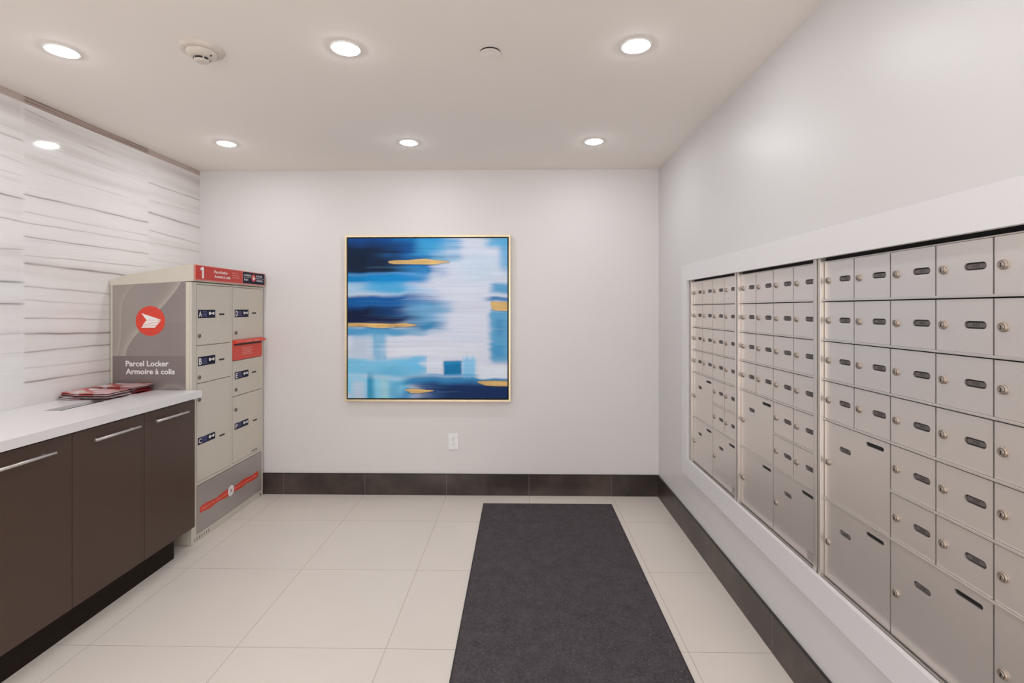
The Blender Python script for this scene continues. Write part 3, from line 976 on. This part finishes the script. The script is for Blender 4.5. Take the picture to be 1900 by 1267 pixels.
flyer('dark red flyer second up beside the parcel locker', -2.360, -2.138, 2.714, 2.862, z + .0123, .0110, fm[3], .02)
flyer('red flyer third up in the far half of the pile', -2.364, -2.136, 2.716, 2.864, z + .0236, .0100, fm[2], -.02)
flyer('topmost flyer beside the locker, pink with one corner sticking out', -2.370, -2.122, 2.715, 2.866, z + .0339, .0080, fm[4], .015)

# ------------------------------------------------------------------ parcel locker
def locker():
    XFc, Y0, Y1 = -1.910, 2.876, 3.685
    XB = XL + .006
    r = thing('parcel_locker', 'beige grey metal parcel locker with red sign, standing in the back left corner', 'parcel locker', ((XB + XFc) / 2, (Y0 + Y1) / 2, 0))
    loc = tuple(r.location)
    M_BODY = simple('warm_grey_enamel', (205, 198, 185), 0.42, 0, .02, 90)
    M_DOOR = simple('warm_grey_door_enamel', (208, 200, 187), 0.42, 0, .02, 90)
    M_RED = simple('red_enamel', (216, 66, 48), 0.35, 0, .03, 50)
    M_REDS = simple('red_sign_film', (200, 50, 38), 0.35, 0, .03, 50)
    M_NAVY = simple('navy_sticker', (9, 11, 44), 0.5, 0, .05, 60, spec=0.2)
    M_WHT = simple('white_print', (238, 234, 232), 0.45, 0, .02, 60)
    M_SLATE = simple('slate_print', (118, 108, 106), 0.4, 0, .04, 40)
    M_PALE = simple('pale_small_print', (86, 90, 140), 0.5, 0, .03, 60)
    M_PINK = simple('pale_red_print', (226, 140, 128), 0.5, 0, .03, 60)
    M_DK = simple('dark_recess', (26, 23, 21), 0.6)
    M_STEEL = simple('dull_steel_lock', (120, 112, 104), 0.35, 0.8, .05, 80)
    M_FRAMEG = simple('locker_seam', (120, 113, 104), 0.6)
    fF_ = Fr((XFc, 0, 0), (0, 1, 0), (0, 0, 1))         # front face, normal +X
    fS_ = Fr((0, Y0, 0), (1, 0, 0), (0, 0, 1))          # side face, normal -Y
    # body
    body = MB().box(XB, XFc - .012, Y0, Y1, .0, 1.535)
    body.box(XFc - .012, XFc, Y0, 2.9225, 0, 1.535).box(XFc - .012, XFc, 3.662, Y1, 0, 1.535).box(XFc - .012, XFc, 3.2665, 3.2905, .345, 1.535)
    body.box(XFc - .012, XFc, 2.9225, 3.662, 1.523, 1.535).box(XFc - .012, XFc, 2.9225, 3.662, .330, .3475)
    body.box(XFc - .012, XFc, 2.9225, 3.662, 0, .0)
    bo = body.build('body', M_BODY, r, loc, bevel=.004)
    # sloping roof cap
    fE = Fr((0, Y0 - .003, 0), (1, 0, 0), (0, 0, 1))
    MB().prism(fE, [(XB - .001, 1.513), (-1.904, 1.5395), (-1.897, 1.5395), (-1.897, 1.634), (-1.943, 1.634), (-2.314, 1.569), (-2.368, 1.553), (XB - .001, 1.544)], -(Y1 - Y0) - .004, 0).build('roof_cap', M_BODY, r, loc, bevel=.005, seg=3)
    # red sign on the roof edge
    sg = MB().prism(Fr((-1.8965, 0, 0), (0, 1, 0), (0, 0, 1)), rect(2.880, 3.672, 1.546, 1.636), 0, .006, m=0)
    sign = sg.build('sign', M_PINK, r, loc)
    fG = Fr((-1.8905, 0, 0), (0, 1, 0), (0, 0, 1))
    MB().prism(fG, rect(2.884, 3.372, 1.5515, 1.632), 0, .0008).build('sign_panel', M_REDS, sign, loc)
    MB().prism(fG, rect(3.378, 3.664, 1.5525, 1.631), 0, .0008).build('sign_panel', simple('navy_sign_film', (18, 13, 52), .5, spec=0.2), sign, loc)
    q = MB().prism(fG, [(2.940, 1.559), (2.956, 1.559), (2.956, 1.6265), (2.942, 1.6265), (2.926, 1.6165), (2.926, 1.604), (2.940, 1.6105)], .0008, .0016); q.build('lettering', M_WHT, sign, loc)
    q = MB(); text_on(fG, 'Parcel locker', 3.060, 1.598, .017, .140, .0008, .0016, q, bold=.012); q.build('lettering', M_WHT, sign, loc)
    q = MB(); text_on(fG, 'Armoire à colis', 3.062, 1.570, .017, .168, .0008, .0016, q, bold=.012); q.build('lettering', M_WHT, sign, loc)
    q = MB(); text_on(fG, 'CANADA', 3.388, 1.603, .013, .092, .0008, .0016, q); q.build('lettering', M_WHT, sign, loc)
    q = MB(); text_on(fG, 'POST', 3.394, 1.572, .013, .052, .0008, .0016, q); q.build('lettering', M_WHT, sign, loc)
    q = MB(); text_on(fG, 'POSTES', 3.551, 1.603, .013, .078, .0008, .0016, q); q.build('lettering', M_WHT, sign, loc)
    q = MB(); text_on(fG, 'CANADA', 3.551, 1.572, .013, .088, .0008, .0016, q); q.build('lettering', M_WHT, sign, loc)
    for ua, ub in ((3.384, 3.484), (3.545, 3.652)):
        MB().prism(fG, rect(ua, ub, 1.5935, 1.5955), .0008, .0014).build('sign_rule', M_WHT, sign, loc)
    q = MB()
    for k, (zz, a, b_) in enumerate(((1.609, 3.252, 3.318), (1.594, 3.252, 3.325), (1.579, 3.252, 3.332))):
        uu = a; rg = random.Random(k)
        while uu < b_:
            wd = .008 + .010 * rg.random()
            q.prism(fG, rect(uu, min(uu + wd, b_ + .004), zz, zz + .006), .0008, .0013); uu += wd + .004
    q.build('small_print', M_PINK, sign, loc)
    MB().prism(fG, circle(3.514, 1.594, .026, 28), .0008, .0015).build('sign_roundel', M_RED, sign, loc)
    ar = [(-.6, .55), (-.2, .08), (-.5, -.25), (-.46, -.33), (-.6, -.48), (.3, -.48), (.78, .08)]
    MB().prism(fG, [(3.514 + .024 * a, 1.594 + .024 * b_) for a, b_ in ar], .0015, .002).build('sign_wing', M_WHT, sign, loc)
    # printed side panel
    u0, u1, v0, v1 = -2.374, -1.944, .12, 1.538
    NU, NV = 200, 560
    U, V_ = np.meshgrid(np.linspace(u0, u1, NU), np.linspace(v0, v1, NV))
    base = np.array(lin((146, 137, 133)))
    img = np.ones(U.shape + (3,)) * base
    cz = np.array([.6, .97, 1.129, 1.253, 1.337, 1.433, 1.523, 1.6]); cxs = np.array([-2.35, -2.318, -2.293, -2.223, -2.125, -2.040, -1.985, -1.95])
    pc = np.polyfit(cz[2:], cxs[2:], 3)
    curve = np.where(V_ < 1.129, np.interp(V_, cz, cxs), np.polyval(pc, V_))
    d = U - curve
    lt, dk = np.array(lin((196, 186, 178))), np.array(lin((132, 121, 119)))
    def mixin(k, c):
        nonlocal img
        img = img * (1 - k[..., None]) + c * k[..., None]
    mixin(np.clip((1.56 - V_) * 0 + np.clip((-U - 2.08) / .3, 0, 1) * .45, 0, 1), np.array(lin((172, 163, 156))))
    mixin(np.clip(.62 * np.exp(-np.clip(-d, 0, 9) / .03) * (d < 0), 0, 1), lt)
    mixin(np.clip(.55 * (d > 0) * np.clip(1 - d / .5, 0, 1), 0, 1), dk)
    cz2 = np.array([.9, 1.1, 1.28, 1.371, 1.433, 1.480, 1.517, 1.55]); cx2 = np.array([-2.36, -2.345, -2.325, -2.321, -2.307, -2.283, -2.251, -2.20])
    pc2 = np.polyfit(cz2, cx2, 4)
    d2 = U - np.polyval(pc2, V_)
    mixin(.45 * np.exp(-np.clip(d2, 0, 9) / .02) * (d2 > 0) * (d < 0), np.array(lin((150, 140, 134))))
    mixin(.35 * np.exp(-np.clip(-d2, 0, 9) / .012) * (d2 < 0), lt)
    mixin(.35 * ((V_ < 1.295) & (d > 0)) * np.clip((U + 2.15) / .1, 0, 1), dk * .92)
    band = (V_ > .9635) & (V_ < 1.1025)
    img[band] = np.array(lin((124, 114, 112)))
    low = V_ <= .9635
    img[low] = np.array(lin((118, 108, 106)))
    d3 = np.hypot(U + 2.02, (V_ - .80)) - .13
    mixin(.35 * np.exp(-np.abs(d3) / .018) * low, lt)
    Vv = [(float(a) - loc[0], Y0 - .0012 - loc[1], float(b_) - loc[2]) for a, b_ in zip(U.ravel(), V_.ravel())]
    F = grid_faces(NU, NV)
    k = len(Vv)
    Vv += [(u0 - loc[0], Y0 - .0001 - loc[1], v0), (u1 - loc[0], Y0 - .0001 - loc[1], v0), (u1 - loc[0], Y0 - .0001 - loc[1], v1), (u0 - loc[0], Y0 - .0001 - loc[1], v1)]
    cn = (0, NU - 1, NU * NV - 1, NU * (NV - 1))
    F += [(k+3, k+2, k+1, k)] + [(cn[(i+1) % 4], cn[i], k + i, k + (i+1) % 4) for i in range(4)]
    C4 = np.ones((len(Vv), 4)); C4[:k, :3] = img.reshape(-1, 3); C4[k:, :3] = base
    sp = vcol_mesh('side_panel', Vv, F, C4, vmat('printed_side_film', .35, .5, .02, 60), r, loc)
    fS2 = Fr((0, Y0 - .0012, 0), (1, 0, 0), (0, 0, 1))
    MB().prism(fS2, circle(-2.151, 1.307, .0865, 64), 0, .0008).build('roundel', M_RED, sp, loc)
    q = MB()
    q.prism(fS2, [(-2.203, 1.352), (-2.173, 1.312), (-2.112, 1.3125), (-2.086, 1.3135)], .0008, .0016)
    q.prism(fS2, [(-2.173, 1.3105), (-2.195, 1.285), (-2.110, 1.301), (-2.088, 1.3115)], .0008, .0016)
    q.prism(fS2, [(-2.193, 1.2835), (-2.196, 1.277), (-2.112, 1.283), (-2.090, 1.307), (-2.112, 1.298)], .0008, .0016)
    q.prism(fS2, [(-2.196, 1.275), (-2.205, 1.268), (-2.125, 1.268), (-2.112, 1.281)], .0008, .0016)
    q.build('wing_emblem', M_WHT, sp, loc)
    q = MB(); text_on(fS2, 'Parcel Locker', -2.296, 1.044, .0305, .252, 0, .0008, q, bold=.02); q.build('lettering', M_WHT, sp, loc)
    q = MB(); text_on(fS2, 'Armoire à colis', -2.296, .998, .0305, .288, 0, .0008, q, bold=.02); q.build('lettering', M_WHT, sp, loc)
    # doors
    def door(nm, u0_, u1_, z0_, z1_):
        return MB().prism(fF_, rect(u0_ + .002, u1_ - .002, z0_ + .0025, z1_ - .0025), -.010, -.001).build(nm, M_DOOR, r, loc, bevel=.0015)
    L0, L1, R0, R1 = 2.9235, 3.2655, 3.2915, 3.661
    def fit(d, letter, su, sv, sh, lu, plate, key):
        w_ = .167
        s = MB().prism(fF_, rect(su, su + w_, sv, sv + sh), -.001, -.0002).build('sticker', M_NAVY, d, loc)
        q = MB()
        text_on(fF_, letter, su + .008, sv + .008, sh - .016, .026, -.0002, .0004, q, bold=.02)
        cx, cy = su + .108, sv + sh * .56
        q.prism(fF_, circle(cx + .006, cy, .0105, 16), -.0002, .0004)
        q.prism(fF_, rect(cx + .010, cx + .040, cy - .004, cy + .004), -.0002, .0004)
        q.prism(fF_, circle(cx + .042, cy, .0095, 16), -.0002, .0004)
        q.build('sticker_print', M_WHT, d, loc)
        q = MB()
        for k in range(4):
            q.prism(fF_, rect(su + .040, su + .088 - .006 * (k % 2), sv + .010 + k * .009, sv + .0145 + k * .009), -.0002, .0003)
        q.build('small_print', M_PALE, d, loc)
        pu, pv = plate
        MB().prism(fF_, rect(pu, pu + .080, pv, pv + .05), -.001, .0012).build('lock_plate', M_DOOR, d, loc, bevel=.001)
        MB().prism(fF_, stadium(pu + .050, pv + .026, .058, .0105), .0012, .0018).build('key_slot', M_DK, d, loc)
        if key:
            ku, kv = key
            q = MB().lathe(fF_, ku, kv, [(.012, -.001), (.012, .004), (.009, .0065)], 18, 0, True)
            q.prism(fF_, rect(ku - .0012, ku + .0012, kv - .006, kv + .006), .006, .0068, m=1)
            q.build('lock_cylinder', [M_STEEL, M_DK], d, loc)
    fit(door('door', L0, L1, 1.1580, 1.5225), 'A', 2.935, 1.322, .0495, 0, (3.117, 1.317), (2.945, 1.217))
    fit(door('door', L0, L1, .9340, 1.1580), 'B', 2.935, 1.036, .0545, 0, (3.117, 1.029), (2.945, .970))
    fit(door('door', L0, L1, .3480, .9340), 'C', 2.934, .568, .0420, 0, (3.121, .545), (2.945, .838))
    fit(door('door', R0, R1, 1.1680, 1.5225), 'D', 3.318, 1.321, .0510, 0, (3.507, 1.321), (3.328, 1.217))
    fit(door('door', R0, R1, .7910, 1.0300), 'E', 3.318, .904, .0480, 0, (3.507, .900), (3.328, .835))
    dF = door('door', R0, R1, .3480, .7910)
    fit(dF, 'F', 3.316, .566, .0430, 0, (3.517, .553), (3.328, .700))
    q = MB(); text_on(fF_, 'Canada', 3.522, .360, .017, .078, -.001, .0, q); q.build('lettering', M_FRAMEG, dF, loc)
    # red posting slot with hood
    sl = MB().prism(fF_, rect(R0 + .002, R1 - .002, 1.033, 1.166), -.010, .004).build('posting_slot', M_RED, r, loc, bevel=.002)
    fH = Fr((0, R0 + .000, 0), (1, 0, 0), (0, 0, 1))      # normal -Y
    MB().prism(fH, [(XFc + .002, 1.170), (XFc + .020, 1.166), (XFc + .030, 1.156), (XFc + .031, 1.148), (XFc + .026, 1.146), (XFc + .002, 1.146)], -.372, 0).build('hood', M_RED, sl, loc, bevel=.002)
    q = MB()
    for k, (a, b_) in enumerate(((3.40, 3.475), (3.50, 3.565))):
        q.prism(Fr((XFc + .0312, 0, 0), (0, 1, 0), (0, 0, 1)), rect(a, b_, 1.151, 1.157), 0, .0006)
    for k in range(5):
        q.prism(fF_, rect(3.398, 3.530 - .02 * (k % 2), 1.108 - k * .011, 1.113 - k * .011), .004, .0046)
    q.build('small_print', M_PINK, sl, loc)
    MB().prism(fF_, rect(R0 + .012, R1 - .012, 1.131, 1.142), .004, .0046).build('opening', M_DK, sl, loc)
    # lower printed panel
    lp = MB().prism(fF_, rect(2.924, 3.660, .046, .328), -.012, .0005).build('lower_panel', simple('slate_printed_panel', (160, 151, 147), .3, 0, .07, 3), r, loc)
    q = MB()
    rg = random.Random(4)
    n = 36
    up = [(2.950 + .664 * k / n, .1965 + .0045 * math.sin(k * .55) + .002 * k / n) for k in range(n + 1)]
    dn = [(2.950 + .664 * k / n, .1560 + .0035 * math.sin(k * .7 + 1) + .002 * k / n) for k in range(n + 1)]
    q.prism(fF_, dn + up[::-1], .0005, .0012)
    q.build('ribbon', M_RED, lp, loc)
    q = MB(); text_on(fF_, 'Delivering the online world', 2.966, .172, .012, .255, .0012, .0018, q, bold=.02); q.build('lettering', M_PINK, lp, loc)
    q = MB(); text_on(fF_, 'Livrer le monde en ligne', 3.318, .172, .012, .270, .0012, .0018, q, bold=.02); q.build('lettering', M_PINK, lp, loc)
    MB().prism(fF_, circle(3.270, .180, .034, 32), .0012, .0018).build('ribbon_badge', M_WHT, lp, loc)
    q = MB()
    q.prism(fF_, rect(3.262, 3.266, .160, .195), .0018, .0022).prism(fF_, rect(3.272, 3.280, .170, .186), .0018, .0022)
    q.build('badge_print', M_SLATE, lp, loc)
    # plinth with small drain holes and a bolt
    pl = MB().prism(fF_, rect(2.9225, 3.662, 0, .044), -.012, .0).build('plinth', M_BODY, r, loc)
    q = MB()
    for k in range(7):
        q.prism(fF_, stadium(2.905 + .022 * k, .020, .006, .005, 5), 0, .0006)
    for k in range(7):
        q.prism(fF_, rect(2.9035 + .022 * k, 2.9065 + .022 * k, .012, .030), 0, .0006)
    q.build('drain_holes', M_DK, pl, loc)
    MB().lathe(fF_, 3.640, .020, [(.007, 0), (.007, .004), (.005, .005)], 12).build('bolt', M_STEEL, pl, loc)
locker()
